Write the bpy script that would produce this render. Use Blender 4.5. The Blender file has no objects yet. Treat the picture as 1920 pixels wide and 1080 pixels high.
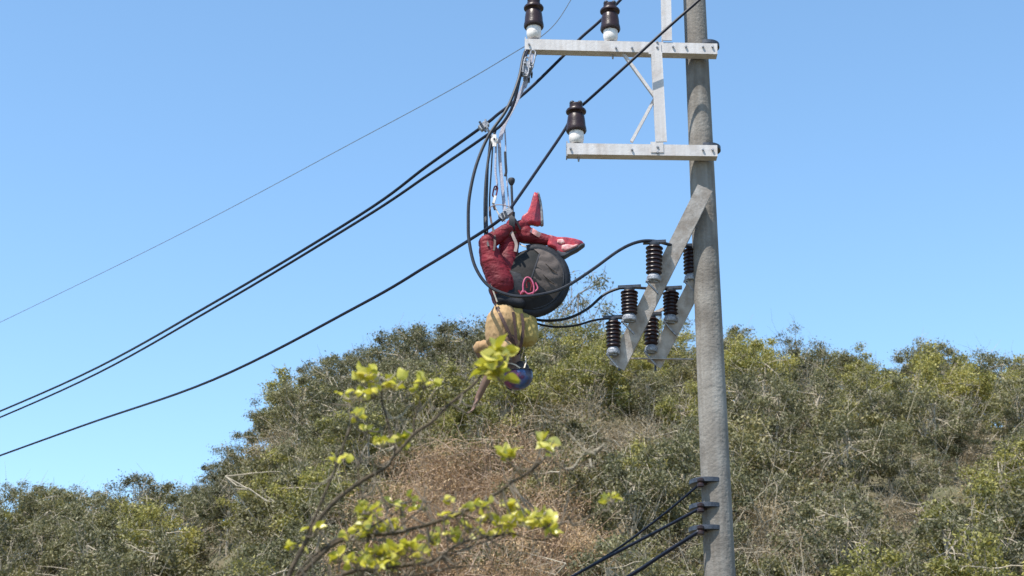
import bpy, math, random
import numpy as np
from mathutils import Vector, Matrix, noise

random.seed(11)
rng = np.random.default_rng(11)
S = bpy.context.scene
COL = S.collection
RAD = math.radians

# ------------------------------------------------------------------ camera
CAM_Z, PITCH, FPX = 1.6, RAD(20.0), 3000.0
cam_d = bpy.data.cameras.new('camera')
cam = bpy.data.objects.new('camera', cam_d)
COL.objects.link(cam)
cam.location = (0, 0, CAM_Z)
cam.rotation_euler = (RAD(90) + PITCH, 0, 0)
cam_d.sensor_width = 36.0
cam_d.lens = 36.0 * FPX / 1920.0
cam_d.clip_end = 5000.0
cam_d.dof.use_dof = True
cam_d.dof.focus_distance = 15.0
cam_d.dof.aperture_fstop = 4.0
S.camera = cam

# ------------------------------------------------------------------ world, sun, exposure
SUN_EL, SUN_AZ = RAD(60), RAD(222)            # azimuth clockwise from +Y: behind the camera, to its left
W = bpy.data.worlds.new('World'); S.world = W; W.use_nodes = True
wn = W.node_tree; bg = wn.nodes['Background']
sky = wn.nodes.new('ShaderNodeTexSky'); sky.sky_type = 'NISHITA'; sky.sun_disc = False
sky.sun_elevation = SUN_EL; sky.sun_rotation = SUN_AZ
sky.altitude = 0; sky.air_density = 1.0; sky.dust_density = 0.15; sky.ozone_density = 3.0
hs = wn.nodes.new('ShaderNodeHueSaturation'); hs.inputs['Saturation'].default_value = 1.04
hs.inputs['Hue'].default_value = 0.492
wn.links.new(sky.outputs[0], hs.inputs['Color']); wn.links.new(hs.outputs[0], bg.inputs[0])
bg.inputs[1].default_value = 0.15
sd = bpy.data.lights.new('sun', 'SUN'); sd.energy = 4.2; sd.angle = RAD(0.5); sd.color = (1.0, 0.94, 0.84)
sun = bpy.data.objects.new('sun', sd); COL.objects.link(sun)
sv = Vector((math.sin(SUN_AZ) * math.cos(SUN_EL), math.cos(SUN_AZ) * math.cos(SUN_EL), math.sin(SUN_EL)))
sun.rotation_euler = sv.to_track_quat('Z', 'Y').to_euler()
S.view_settings.view_transform = 'Standard'
S.view_settings.look = 'None'
S.view_settings.exposure = 0.85
S.view_settings.gamma = 1.0
S.view_settings.use_curve_mapping = False
S.render.filter_size = 2.1
S.cycles.use_denoising = True
S.cycles.max_bounces = 6
S.cycles.transparent_max_bounces = 6

def P(px, py, Y=15.0):
    """Point at ground distance Y seen in the direction of photograph pixel (px, py)."""
    a = (px - 960.0) / FPX; b = (540.0 - py) / FPX
    d = Vector((a, math.cos(PITCH) - b * math.sin(PITCH), math.sin(PITCH) + b * math.cos(PITCH)))
    d *= Y / d.y
    return Vector((d.x, d.y, d.z + CAM_Z))
PX = 1 / 200.0       # metres per photograph pixel at 15 m

# ------------------------------------------------------------------ materials
def mat(name, col, rough=0.6, metal=0.0, col2=None, scale=20.0, bump=0.0, bscale=60.0, spec=0.5, coat=0.0, detail=4.0, contrast=(0.35, 0.65)):
    m = bpy.data.materials.new(name); m.use_nodes = True
    nt = m.node_tree; b = nt.nodes['Principled BSDF']
    b.inputs['Base Color'].default_value = (*col, 1); b.inputs['Roughness'].default_value = rough
    b.inputs['Metallic'].default_value = metal; b.inputs['Specular IOR Level'].default_value = spec
    b.inputs['Coat Weight'].default_value = coat
    tc = nt.nodes.new('ShaderNodeTexCoord')
    if col2:
        n = nt.nodes.new('ShaderNodeTexNoise'); n.inputs['Scale'].default_value = scale; n.inputs['Detail'].default_value = detail
        r = nt.nodes.new('ShaderNodeValToRGB')
        r.color_ramp.elements[0].color = (*col, 1); r.color_ramp.elements[1].color = (*col2, 1)
        r.color_ramp.elements[0].position, r.color_ramp.elements[1].position = contrast
        nt.links.new(tc.outputs['Object'], n.inputs['Vector']); nt.links.new(n.outputs[0], r.inputs[0])
        nt.links.new(r.outputs[0], b.inputs['Base Color'])
    if bump:
        n = nt.nodes.new('ShaderNodeTexNoise'); n.inputs['Scale'].default_value = bscale; n.inputs['Detail'].default_value = 5
        bp = nt.nodes.new('ShaderNodeBump'); bp.inputs['Strength'].default_value = bump; bp.inputs['Distance'].default_value = 0.02
        nt.links.new(tc.outputs['Object'], n.inputs['Vector']); nt.links.new(n.outputs[0], bp.inputs['Height'])
        nt.links.new(bp.outputs[0], b.inputs['Normal'])
    return m

def streaks(m, amt=0.5):
    nt = m.node_tree; b = nt.nodes['Principled BSDF']; tc = [n for n in nt.nodes if n.type == 'TEX_COORD'][0]
    mp = nt.nodes.new('ShaderNodeMapping'); mp.inputs['Scale'].default_value = (9, 9, 0.5)
    n = nt.nodes.new('ShaderNodeTexNoise'); n.inputs['Scale'].default_value = 2.2; n.inputs['Detail'].default_value = 7
    r = nt.nodes.new('ShaderNodeValToRGB'); r.color_ramp.elements[0].position = .42; r.color_ramp.elements[1].position = .62
    r.color_ramp.elements[0].color = (.45, .4, .35, 1); r.color_ramp.elements[1].color = (1, 1, 1, 1)
    mx = nt.nodes.new('ShaderNodeMixRGB'); mx.blend_type = 'MULTIPLY'; mx.inputs[0].default_value = amt
    src = b.inputs['Base Color'].links[0].from_socket
    nt.links.new(tc.outputs['Object'], mp.inputs[0]); nt.links.new(mp.outputs[0], n.inputs['Vector']); nt.links.new(n.outputs[0], r.inputs[0])
    nt.links.new(src, mx.inputs[1]); nt.links.new(r.outputs[0], mx.inputs[2]); nt.links.new(mx.outputs[0], b.inputs['Base Color'])

def leaf_mat(name, cols, trans=0.35, rough=0.6, spread=0.12, tcol=None):
    """Leaf: colour by the leaf's own tint plus a random value per plant; thin, so some light passes through."""
    m = bpy.data.materials.new(name); m.use_nodes = True
    nt = m.node_tree; nt.nodes.remove(nt.nodes['Principled BSDF']); out = nt.nodes['Material Output']
    at = nt.nodes.new('ShaderNodeAttribute'); at.attribute_name = 'tint'
    oi = nt.nodes.new('ShaderNodeObjectInfo')
    ma = nt.nodes.new('ShaderNodeMath'); ma.operation = 'MULTIPLY_ADD'; ma.inputs[1].default_value = spread * 2; ma.inputs[2].default_value = -spread
    nt.links.new(oi.outputs['Random'], ma.inputs[0])
    ad = nt.nodes.new('ShaderNodeMath'); ad.operation = 'ADD'; ad.use_clamp = True
    nt.links.new(at.outputs['Fac'], ad.inputs[0]); nt.links.new(ma.outputs[0], ad.inputs[1])
    r = nt.nodes.new('ShaderNodeValToRGB')
    el = r.color_ramp.elements
    while len(el) < len(cols): el.new(0.5)
    for i, c in enumerate(cols):
        el[i].position = i / (len(cols) - 1); el[i].color = (*c, 1)
    nt.links.new(ad.outputs[0], r.inputs[0])
    d = nt.nodes.new('ShaderNodeBsdfDiffuse'); t = nt.nodes.new('ShaderNodeBsdfTranslucent')
    g = nt.nodes.new('ShaderNodeBsdfGlossy'); g.inputs['Roughness'].default_value = rough; g.inputs['Color'].default_value = (1, 1, 1, 1)
    mx = nt.nodes.new('ShaderNodeMixShader'); mx.inputs[0].default_value = trans
    mg = nt.nodes.new('ShaderNodeMixShader'); mg.inputs[0].default_value = 0.04
    nt.links.new(r.outputs[0], d.inputs[0])
    if tcol:
        t.inputs[0].default_value = (*tcol, 1)
    else:
        nt.links.new(r.outputs[0], t.inputs[0])
    nt.links.new(d.outputs[0], mx.inputs[1]); nt.links.new(t.outputs[0], mx.inputs[2])
    nt.links.new(mx.outputs[0], mg.inputs[1]); nt.links.new(g.outputs[0], mg.inputs[2])
    nt.links.new(mg.outputs[0], out.inputs[0])
    return m

M = {
    'white_steel': mat('white_steel', (0.52, 0.5, 0.5), 0.6, col2=(0.36, 0.3, 0.26), scale=5, detail=8.0, bump=0.12, bscale=30, contrast=(0.5, 0.85)),
    'grey_steel': mat('grey_steel', (0.42, 0.39, 0.37), 0.7, col2=(0.27, 0.23, 0.2), scale=10, detail=8.0, bump=0.2, bscale=50),
    'galv': mat('galvanised', (0.36, 0.37, 0.4), 0.55, 0.3, col2=(0.16, 0.17, 0.2), scale=60, bump=0.3, bscale=90),
    'dark_steel': mat('dark_steel', (0.06, 0.07, 0.09), 0.5, 0.3, col2=(0.03, 0.035, 0.05), scale=40),
    'cable': mat('cable_black', (0.006, 0.009, 0.02), 0.5, col2=(0.01, 0.013, 0.026), scale=30, spec=0.2),
    'cable_grey': mat('cable_worn', (0.01, 0.013, 0.022), 0.5, col2=(0.022, 0.025, 0.032), scale=25, spec=0.25),
    'thin_wire': mat('thin_wire', (0.22, 0.25, 0.3), 0.5, 0.2, col2=(0.16, 0.18, 0.22), scale=3),
    'porcelain': mat('brown_porcelain', (0.032, 0.017, 0.017), 0.35, col2=(0.022, 0.012, 0.014), scale=18, coat=0.0, spec=0.3, bump=0.1),
    'cap_white': mat('cement_white', (0.7, 0.66, 0.63), 0.6, col2=(0.42, 0.38, 0.36), scale=30, contrast=(0.5, 0.8)),
    'concrete': mat('concrete', (0.27, 0.255, 0.235), 0.95, col2=(0.15, 0.135, 0.12), scale=2.6, detail=9.0, bump=0.5, bscale=30),
    'red': mat('red_leather', (0.2, 0.014, 0.024), 0.6, col2=(0.08, 0.008, 0.014), scale=6, bump=0.6, spec=0.25, bscale=22, contrast=(0.3, 0.75)),
    'red_boot': mat('red_boot', (0.42, 0.03, 0.045), 0.45, col2=(0.2, 0.015, 0.035), scale=14, bump=0.3, bscale=30),
    'boot_pale': mat('boot_pale', (0.55, 0.2, 0.2), 0.4, col2=(0.7, 0.45, 0.43), scale=25),
    'sole': mat('sole_rubber', (0.03, 0.035, 0.05), 0.7, col2=(0.05, 0.055, 0.07), scale=40),
    'sole_grey': mat('sole_grey', (0.28, 0.27, 0.27), 0.7, col2=(0.12, 0.12, 0.14), scale=30),
    'shirt_yellow': mat('yellow_cloth', (0.38, 0.30, 0.095), 0.9, col2=(0.28, 0.21, 0.07), scale=5, bump=.4, bscale=16),
    'shirt': mat('tan_cloth', (0.42, 0.28, 0.135), 0.9, col2=(0.3, 0.185, 0.095), scale=4.5, bump=0.35, bscale=14, contrast=(0.35, 0.7)),
    'strap_dark': mat('dark_webbing', (0.03, 0.012, 0.012), 0.7, col2=(0.06, 0.025, 0.02), scale=50),
    'strap_black': mat('black_webbing', (0.012, 0.014, 0.022), 0.7, col2=(0.025, 0.026, 0.034), scale=50),
    'skin': mat('skin', (0.15, 0.082, 0.052), 0.6, col2=(0.105, 0.058, 0.038), scale=14),
    'hair': mat('hair', (0.012, 0.009, 0.008), 0.6, col2=(0.02, 0.015, 0.012), scale=80),
    'eye': mat('eye', (0.6, 0.58, 0.55), 0.2, col2=(0.5, 0.48, 0.45), scale=80),
    'lip': mat('lip', (0.25, 0.09, 0.07), 0.5, col2=(0.2, 0.07, 0.06), scale=60),
    'bag_black': mat('bag_black', (0.006, 0.0075, 0.012), 0.6, spec=.25, col2=(0.018, 0.02, 0.027), scale=7, bump=0.4, bscale=16),
    'bag_slate': mat('bag_slate', (0.011, 0.013, 0.014), 0.8, spec=.2, col2=(0.024, 0.022, 0.022), scale=7, bump=0.4, bscale=16),
    'bag_taupe': mat('bag_taupe', (0.082, 0.066, 0.06), 0.85, col2=(0.07, 0.055, 0.05), scale=6, bump=0.3, bscale=25),
    'pink': mat('pink_webbing', (0.42, 0.05, 0.13), 0.6, col2=(0.5, 0.12, 0.2), scale=40),
    'rope': mat('pale_rope', (0.42, 0.42, 0.48), 0.8, col2=(0.27, 0.26, 0.33), scale=60),
    'rope_tan': mat('tan_cord', (0.35, 0.27, 0.25), 0.8, col2=(0.25, 0.2, 0.2), scale=60),
    'belt_white': mat('strap_white', (0.5, 0.45, 0.38), 0.7, col2=(0.36, 0.32, 0.27), scale=40),
    'bark_dark': mat('bark_dark', (0.04, 0.03, 0.018), 0.9, col2=(0.09, 0.065, 0.04), scale=22, bump=0.8, bscale=60),
    'bark_pale': mat('bark_pale', (0.42, 0.36, 0.27), 0.9, col2=(0.28, 0.24, 0.18), scale=6, bump=0.3),
    'bark_mid': mat('bark_mid', (0.2, 0.165, 0.125), 0.9, col2=(0.12, 0.1, 0.075), scale=6, bump=0.3),
    'twig_rust': mat('twig_rust', (0.26, 0.17, 0.115), 0.9, col2=(0.4, 0.3, 0.21), scale=4),
    'soil': mat('soil', (0.14, 0.11, 0.07), 1.0, col2=(0.09, 0.09, 0.045), scale=0.35, bump=0.6, bscale=3),
    'leaf_olive': leaf_mat('leaf_olive', [(0.05, 0.048, 0.015), (0.15, 0.138, 0.042), (0.28, 0.235, 0.08)], spread=.2),
    'leaf_lime': leaf_mat('leaf_lime', [(0.1, 0.1, 0.02), (0.27, 0.25, 0.05), (0.42, 0.37, 0.09)], spread=.2),
    'leaf_grey': leaf_mat('leaf_grey', [(0.055, 0.056, 0.024), (0.145, 0.14, 0.056), (0.25, 0.228, 0.1)], spread=.18),
    'leaf_rust': leaf_mat('leaf_rust', [(0.12, 0.07, 0.03), (0.36, 0.22, 0.105), (0.62, 0.44, 0.23)], trans=0.25, spread=.15),
    'leaf_straw': leaf_mat('leaf_straw', [(0.12, 0.09, 0.04), (0.3, 0.22, 0.11), (0.48, 0.37, 0.2)], trans=0.25, spread=.15),
    'leaf_bright': leaf_mat('leaf_bright', [(0.32, 0.32, 0.025), (0.58, 0.53, 0.05), (0.75, 0.68, 0.2)], trans=0.45, rough=0.4, spread=0.45),
    'grass': leaf_mat('grass_blades', [(0.08, 0.08, 0.035), (0.17, 0.15, 0.07), (0.28, 0.24, 0.13)], trans=0.25),
}

streaks(M['concrete'], .35); streaks(M['grey_steel'], .2); streaks(M['white_steel'], .25)
def helmet_mat():
    m = mat('helmet_paint', (0.2, 0.02, 0.12), 0.3, spec=0.5)
    nt = m.node_tree; b = nt.nodes['Principled BSDF']; tc = [n for n in nt.nodes if n.type == 'TEX_COORD'][0]
    n = nt.nodes.new('ShaderNodeTexNoise'); n.inputs['Scale'].default_value = 13; n.inputs['Detail'].default_value = 3
    sx = nt.nodes.new('ShaderNodeSeparateXYZ'); nt.links.new(tc.outputs['Object'], sx.inputs[0])
    a = nt.nodes.new('ShaderNodeMath'); a.operation = 'MULTIPLY_ADD'; a.inputs[1].default_value = 2.6; nt.links.new(sx.outputs['X'], a.inputs[0])
    nt.links.new(n.outputs[0], a.inputs[2]); nt.links.new(tc.outputs['Object'], n.inputs['Vector'])
    r = nt.nodes.new('ShaderNodeValToRGB'); r.color_ramp.interpolation = 'LINEAR'
    stops = [(0.0, (0.04, 0.015, 0.03)), (0.25, (0.12, 0.015, 0.06)), (0.38, (0.17, 0.03, 0.1)), (0.47, (0.045, 0.02, 0.07)), (0.55, (0.06, 0.07, 0.2)), (0.66, (0.015, 0.06, 0.17)), (0.8, (0.04, 0.035, 0.07)), (1.0, (0.02, 0.02, 0.035))]
    el = r.color_ramp.elements
    while len(el) < len(stops): el.new(0.5)
    for i, (p, c) in enumerate(stops): el[i].position = p; el[i].color = (*c, 1)
    nt.links.new(a.outputs[0], r.inputs[0]); nt.links.new(r.outputs[0], b.inputs['Base Color'])
    return m
M['helmet'] = helmet_mat()

# ------------------------------------------------------------------ mesh helpers
class MB:
    def __init__(s): s.v = []; s.f = []
    def add(s, vs, fs):
        n = len(s.v); s.v += [tuple(p) for p in vs]; s.f += [tuple(i + n for i in f) for f in fs]; return s
    def box(s, p0, p1, w, h, up=Vector((0, 0, 1)), off=(0, 0)):
        """Bar from p0 to p1: w across (sideways), h along up; off shifts it sideways/up."""
        p0, p1 = Vector(p0), Vector(p1); d = (p1 - p0).normalized()
        sd = d.cross(up).normalized(); u = sd.cross(d).normalized()
        vs = []
        for p in (p0, p1):
            c = p + sd * off[0] + u * off[1]
            for a, b in ((-1, -1), (1, -1), (1, 1), (-1, 1)): vs.append(c + sd * a * w / 2 + u * b * h / 2)
        return s.add(vs, [(0, 1, 2, 3), (7, 6, 5, 4), (0, 4, 5, 1), (1, 5, 6, 2), (2, 6, 7, 3), (3, 7, 4, 0)])
    def tube(s, pts, r, seg=8, caps=True):
        pts = [Vector(p) for p in pts]; n = len(pts)
        rs = r if isinstance(r, (list, tuple)) else [r] * n
        t0 = (pts[1] - pts[0]).normalized(); ref = Vector((0, 1, 0)) if abs(t0.y) < 0.9 else Vector((1, 0, 0))
        u = t0.cross(ref).normalized(); vs = []; fs = []
        for i, p in enumerate(pts):
            t = (pts[min(i + 1, n - 1)] - pts[max(i - 1, 0)]).normalized()
            u = (u - t * u.dot(t)).normalized(); w = t.cross(u)
            for k in range(seg):
                a = 2 * math.pi * k / seg; vs.append(p + (u * math.cos(a) + w * math.sin(a)) * rs[i])
        for i in range(n - 1):
            for k in range(seg):
                k2 = (k + 1) % seg; fs.append((i * seg + k, i * seg + k2, (i + 1) * seg + k2, (i + 1) * seg + k))
        if caps:
            fs.append(tuple(range(seg))[::-1]); fs.append(tuple((n - 1) * seg + k for k in range(seg)))
        return s.add(vs, fs)
    def ribbon(s, pts, w, t, nrm):
        """Flat webbing: width w across, thickness t along nrm."""
        pts = [Vector(p) for p in pts]; n = len(pts); vs = []; fs = []; nrm = Vector(nrm)
        for i, p in enumerate(pts):
            tg = (pts[min(i + 1, n - 1)] - pts[max(i - 1, 0)]).normalized(); sd = tg.cross(nrm).normalized(); u = sd.cross(tg)
            vs += [p - sd * w / 2 - u * t / 2, p + sd * w / 2 - u * t / 2, p + sd * w / 2 + u * t / 2, p - sd * w / 2 + u * t / 2]
        for i in range(n - 1):
            for k in range(4):
                k2 = (k + 1) % 4; fs.append((i * 4 + k, i * 4 + k2, i * 4 + 4 + k2, i * 4 + 4 + k))
        fs += [(3, 2, 1, 0), (n * 4 - 4, n * 4 - 3, n * 4 - 2, n * 4 - 1)]
        return s.add(vs, fs)
    def lathe(s, c, prof, axis=Vector((0, 0, 1)), seg=28):
        q = Vector((0, 0, 1)).rotation_difference(Vector(axis).normalized()); c = Vector(c); vs = []; fs = []; n = len(prof)
        for r, z in prof:
            for k in range(seg):
                a = 2 * math.pi * k / seg; vs.append(c + q @ Vector((r * math.cos(a), r * math.sin(a), z)))
        for i in range(n - 1):
            for k in range(seg):
                k2 = (k + 1) % seg; fs.append((i * seg + k, i * seg + k2, (i + 1) * seg + k2, (i + 1) * seg + k))
        fs.append(tuple(range(seg))[::-1]); fs.append(tuple((n - 1) * seg + k for k in range(seg)))
        return s.add(vs, fs)
    def ball(s, c, r, sc=(1, 1, 1), rot=None, n=12):
        c = Vector(c); vs = []; fs = []; m = n * 2
        for i in range(1, n):
            th = math.pi * i / n
            for k in range(m):
                a = 2 * math.pi * k / m; p = Vector((r * sc[0] * math.sin(th) * math.cos(a), r * sc[1] * math.sin(th) * math.sin(a), r * sc[2] * math.cos(th)))
                vs.append(c + (rot @ p if rot else p))
        for i in range(n - 2):
            for k in range(m):
                k2 = (k + 1) % m; fs.append((i * m + k, (i + 1) * m + k, (i + 1) * m + k2, i * m + k2))
        t = Vector((0, 0, r * sc[2])); t = rot @ t if rot else t
        vs += [c + t, c - t]; a, b = len(vs) - 2, len(vs) - 1
        for k in range(m):
            k2 = (k + 1) % m; fs.append((a, k, k2)); fs.append((b, (n - 2) * m + k2, (n - 2) * m + k))
        return s.add(vs, fs)
    def mesh(s, name, m, smooth=True):
        me = bpy.data.meshes.new(name); me.from_pydata(s.v, [], s.f); me.materials.append(m)
        me.validate(); me.update()
        if smooth: me.shade_smooth(); me.set_sharp_from_angle(angle=RAD(38))
        return me
    def build(s, name, m, parent=None, smooth=True):
        o = bpy.data.objects.new(name, s.mesh(name, m, smooth)); COL.objects.link(o)
        if parent: o.parent = parent; o.matrix_parent_inverse = parent.matrix_world.inverted()
        return o

def tag(o, label=None, cat=None, group=None, kind=None):
    for k, v in (('label', label), ('category', cat), ('group', group), ('kind', kind)):
        if v: o[k] = v
    return o
def thing(name, label, cat, loc=(0, 0, 0), group=None):
    o = bpy.data.objects.new(name, None); COL.objects.link(o); o.location = loc; o.empty_display_size = 0.1
    o.matrix_world = Matrix.Translation(loc)
    return tag(o, label, cat, group)
def crom(pts, n=8):
    pts = [Vector(p) for p in pts]; pts = [pts[0] * 2 - pts[1]] + pts + [pts[-1] * 2 - pts[-2]]; out = []
    for i in range(1, len(pts) - 2):
        a, b, c, d = pts[i - 1:i + 3]
        for k in range(n):
            t = k / n
            out.append(0.5 * ((2 * b) + (c - a) * t + (2 * a - 5 * b + 4 * c - d) * t * t + (3 * b - a - 3 * c + d) * t ** 3))
    out.append(pts[-2]); return out
def lerp_list(vals, n):
    return list(np.interp(np.linspace(0, len(vals) - 1, n), range(len(vals)), vals))

def blob(name, segs, material, parent=None, voxel=0.012, smooth=4, balls=(), wrinkle=0.0, wscale=9.0, wdir=None):
    """One continuous surface from tapered limbs: segs = [(p0, r0, p1, r1)], balls = [(c, r, scale, rot)]."""
    mb = MB()
    for p0, r0, p1, r1 in segs:
        p0, p1 = Vector(p0), Vector(p1)
        mb.ball(p0, r0, n=8); mb.ball(p1, r1, n=8)
        if (p1 - p0).length > 1e-4: mb.tube([p0, p1], [r0 * 0.995, r1 * 0.995], 16)
    for c, r, sc, rot in balls: mb.ball(c, r, sc, rot, n=12)
    me = bpy.data.meshes.new(name); me.from_pydata(mb.v, [], mb.f)
    o = bpy.data.objects.new(name + '_source', me); COL.objects.link(o)
    rm = o.modifiers.new('r', 'REMESH'); rm.mode = 'VOXEL'; rm.voxel_size = voxel
    sm = o.modifiers.new('s', 'SMOOTH'); sm.iterations = smooth; sm.factor = 0.6
    dg = bpy.context.evaluated_depsgraph_get()
    out = bpy.data.meshes.new_from_object(o.evaluated_get(dg))
    bpy.data.objects.remove(o); bpy.data.meshes.remove(me)
    out.name = name
    if wrinkle:
        out.update()
        for v in out.vertices:
            q = v.co * wscale
            if wdir: q = Vector((q.x * wdir[0], q.y * wdir[1], q.z * wdir[2]))
            k = noise.noise(q) * 0.6 + (1 - abs(noise.noise(q * 2.1)) * 2) * 0.4
            v.co += v.normal * (k * wrinkle)
    out.materials.clear(); out.materials.append(material); out.shade_smooth()
    ob = bpy.data.objects.new(name, out); COL.objects.link(ob)
    if parent: ob.parent = parent; ob.matrix_parent_inverse = parent.matrix_world.inverted()
    return ob

# ------------------------------------------------------------------ terrain
def smooth(t): t = min(1, max(0, t)); return t * t * (3 - 2 * t)
SKYLINE = [(-2600, 1000), (-900, 960), (0, 925), (300, 915), (380, 895), (450, 835), (520, 755), (580, 700), (640, 672), (700, 660), (750, 652), (830, 645), (940, 622), (1060, 628), (1242, 625), (1400, 640), (1600, 655), (1920, 690), (2600, 760), (4200, 900)]
RIDGE_Y = 70.0
RX, RZ = [], []
for u_, v_ in SKYLINE:                                    # crest of the slope, a tree's height below the skyline
    q_ = P(u_, v_, RIDGE_Y); RX.append(q_.x); RZ.append(q_.z - 3.0)
def ground(x, y):
    ridge = float(np.interp(x * RIDGE_Y / max(y, 40), RX, RZ)) if y > 20 else 0
    if y < 24: z = 0.0
    elif y < RIDGE_Y + 1: z = ridge * (0.3 * smooth((y - 24) / (RIDGE_Y - 24)) + 0.7 * (y - 24) / (RIDGE_Y - 24))
    elif y < 130: z = ridge * (1 - 0.6 * smooth((y - RIDGE_Y - 1) / 58))
    else: z = ridge * 0.4 * max(0, 1 - (y - 130) / 300)
    return z + 0.25 * noise.noise(Vector((x * 0.25, y * 0.25, 0)))
def hit(u, v, h=0.0):
    """Where the sight line through pixel (u, v) comes down to h above the slope."""
    y = 26.0
    while y < RIDGE_Y:
        q = P(u, v, y)
        if q.z < ground(q.x, y) + h: break
        y += 0.25
    return q.x, y
def build_ground():
    xs = sorted(set(list(np.arange(-60, 60.1, 1.5)) + [-2500, -1200, -500, -250, -120, -85, 85, 120, 250, 500, 1200, 2500]))
    ys = sorted(set(list(np.arange(-20, 112, 1.5)) + [-300, -60, 130, 170, 230, 310, 500, 900, 1500, 3000]))
    vs = [(x, y, ground(x, y)) for y in ys for x in xs]; nx = len(xs)
    fs = [(j * nx + i, j * nx + i + 1, (j + 1) * nx + i + 1, (j + 1) * nx + i) for j in range(len(ys) - 1) for i in range(nx - 1)]
    o = MB().add(vs, fs).build('ground', M['soil']); tag(o, kind='structure')
build_ground()

# ------------------------------------------------------------------ vegetation meshes
def leaf_mesh(name, pts, size, material, aspect=0.5, upbias=0.0, tint=None):
    n = len(pts); a = rng.normal(size=(n, 3)); a /= np.linalg.norm(a, axis=1)[:, None]
    if upbias: a[:, 2] = np.abs(a[:, 2]) + upbias; a /= np.linalg.norm(a, axis=1)[:, None]
    b = rng.normal(size=(n, 3)); b = np.cross(a, b); b /= np.linalg.norm(b, axis=1)[:, None]
    s = size * rng.uniform(0.6, 1.4, n)[:, None]
    c = a * s; d = b * s * aspect
    v = np.stack([pts - c, pts - d * 0.9 + c * 0.1, pts + c, pts + d * 0.9 - c * 0.1], 1).reshape(-1, 3)
    me = bpy.data.meshes.new(name); me.vertices.add(4 * n); me.vertices.foreach_set('co', v.ravel())
    me.loops.add(4 * n); me.loops.foreach_set('vertex_index', np.arange(4 * n, dtype=np.int32))
    me.polygons.add(n); me.polygons.foreach_set('loop_start', np.arange(n, dtype=np.int32) * 4)
    me.update(calc_edges=True); me.materials.append(material)
    at = me.attributes.new('tint', 'FLOAT', 'FACE')
    t = rng.uniform(0, 1, n) if tint is None else tint
    at.data.foreach_set('value', t.astype(np.float32)); return me

def wiggly(p0, p1, k=5, amp=0.1):
    p0, p1 = Vector(p0), Vector(p1); L = (p1 - p0).length; pts = []
    off = Vector((0, 0, 0))
    for i in range(k + 1):
        t = i / k
        if 0 < i: off += Vector(rng.normal(size=3)) * amp * L / k
        pts.append(p0.lerp(p1, t) + off * (t ** 0.5))
    return pts

def plant(kind, H, R, nclust, nleaf, lsize, leafm, barkm, trunk=True, cz=0.6, cs=0.35, twigs=30, tw=0.012, flat=0.8, tr=0.06, aspect=0.5):
    """Returns (crown mesh, trunk mesh): clumps of leaves at the ends of limbs that leave a forked trunk."""
    cl = []
    for i in range(nclust):
        while True:
            q = rng.uniform(-1, 1, 3)
            if 0.25 < np.linalg.norm(q) < 1: break
        q = q * np.array([R, R, H * (1 - cz) * flat]); q[2] += H * cz
        cl.append(q)
    cl = np.array(cl)
    w = rng.uniform(0.4, 1.6, nclust); w /= w.sum()
    idx = rng.choice(nclust, nleaf, p=w)
    rad = (R * cs) * rng.uniform(0.6, 1.3, nclust)
    g = rng.normal(size=(nleaf, 3)) * 0.55
    pts = cl[idx] + g * rad[idx][:, None] * np.array([1, 1, 0.7])
    pts[:, 2] = np.maximum(pts[:, 2], 0.02)
    tint = np.clip(rng.normal(0.45, 0.2, nleaf) + (rng.uniform(-0.25, 0.25, nclust))[idx], 0, 1)
    crown = leaf_mesh(kind + '_crown', pts, lsize, leafm, aspect, tint=tint)
    mb = MB(); nst = 1 if trunk else 5
    stems = []
    for s_ in range(nst):
        top = np.array([rng.normal() * R * 0.15, rng.normal() * R * 0.15, H * (cz + 0.1)]) if trunk else np.array([rng.normal() * R * .5, rng.normal() * R * .5, H * .7])
        base = (0, 0, -0.4) if trunk else (rng.normal() * R * .12, rng.normal() * R * .12, -0.3)
        pts_ = wiggly(base, top, 7, 0.12); stems.append(pts_)
        mb.tube(pts_, lerp_list([tr, tr * .8, tr * .4], 8) if trunk else lerp_list([tr * .5, tr * .2], 8), 6)
    for i, c in enumerate(cl):
        st = stems[i % nst]; a = st[rng.integers(2, 8)]
        mb.tube(wiggly(a, c, 4, 0.18), lerp_list([tr * .35, tw], 5), 4)
        for _ in range(max(1, twigs // nclust)):
            e = c + rng.normal(size=3) * rad[i] * 1.1; e[2] += abs(rng.normal()) * rad[i] * .5
            mb.tube(wiggly(c + rng.normal(size=3) * .1 * R, e, 3, 0.25), [tw, tw * .8, tw * .6, tw * .3], 3, caps=False)
    return crown, mb.mesh(kind + '_trunk', barkm)

def bare(kind, H, n, tw, barkm, spread=1.0, amp=0.2):
    """Leafless brush: many thin arching twigs."""
    mb = MB()
    for i in range(n):
        a = rng.uniform(0, 6.28); r = rng.uniform(0.1, 0.55) * H * spread; z = H * rng.uniform(0.5, 1.0)
        p = wiggly((rng.normal() * .12, rng.normal() * .12, -0.2), (math.cos(a) * r, math.sin(a) * r, z), 6, amp)
        mb.tube(p, lerp_list([tw * 1.4, tw, tw * .4], 7), 4, caps=False)
        for k in (3, 4, 5):
            e = p[k] + Vector(rng.normal(size=3)) * (.22 * H * (.4 + .6 * spread)); e.z = max(e.z, p[k].z)
            mb.tube(wiggly(p[k], e, 3, .25), [tw * .7, tw * .6, tw * .4, tw * .2], 3, caps=False)
    return mb.mesh(kind + '_twigs', barkm)

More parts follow.
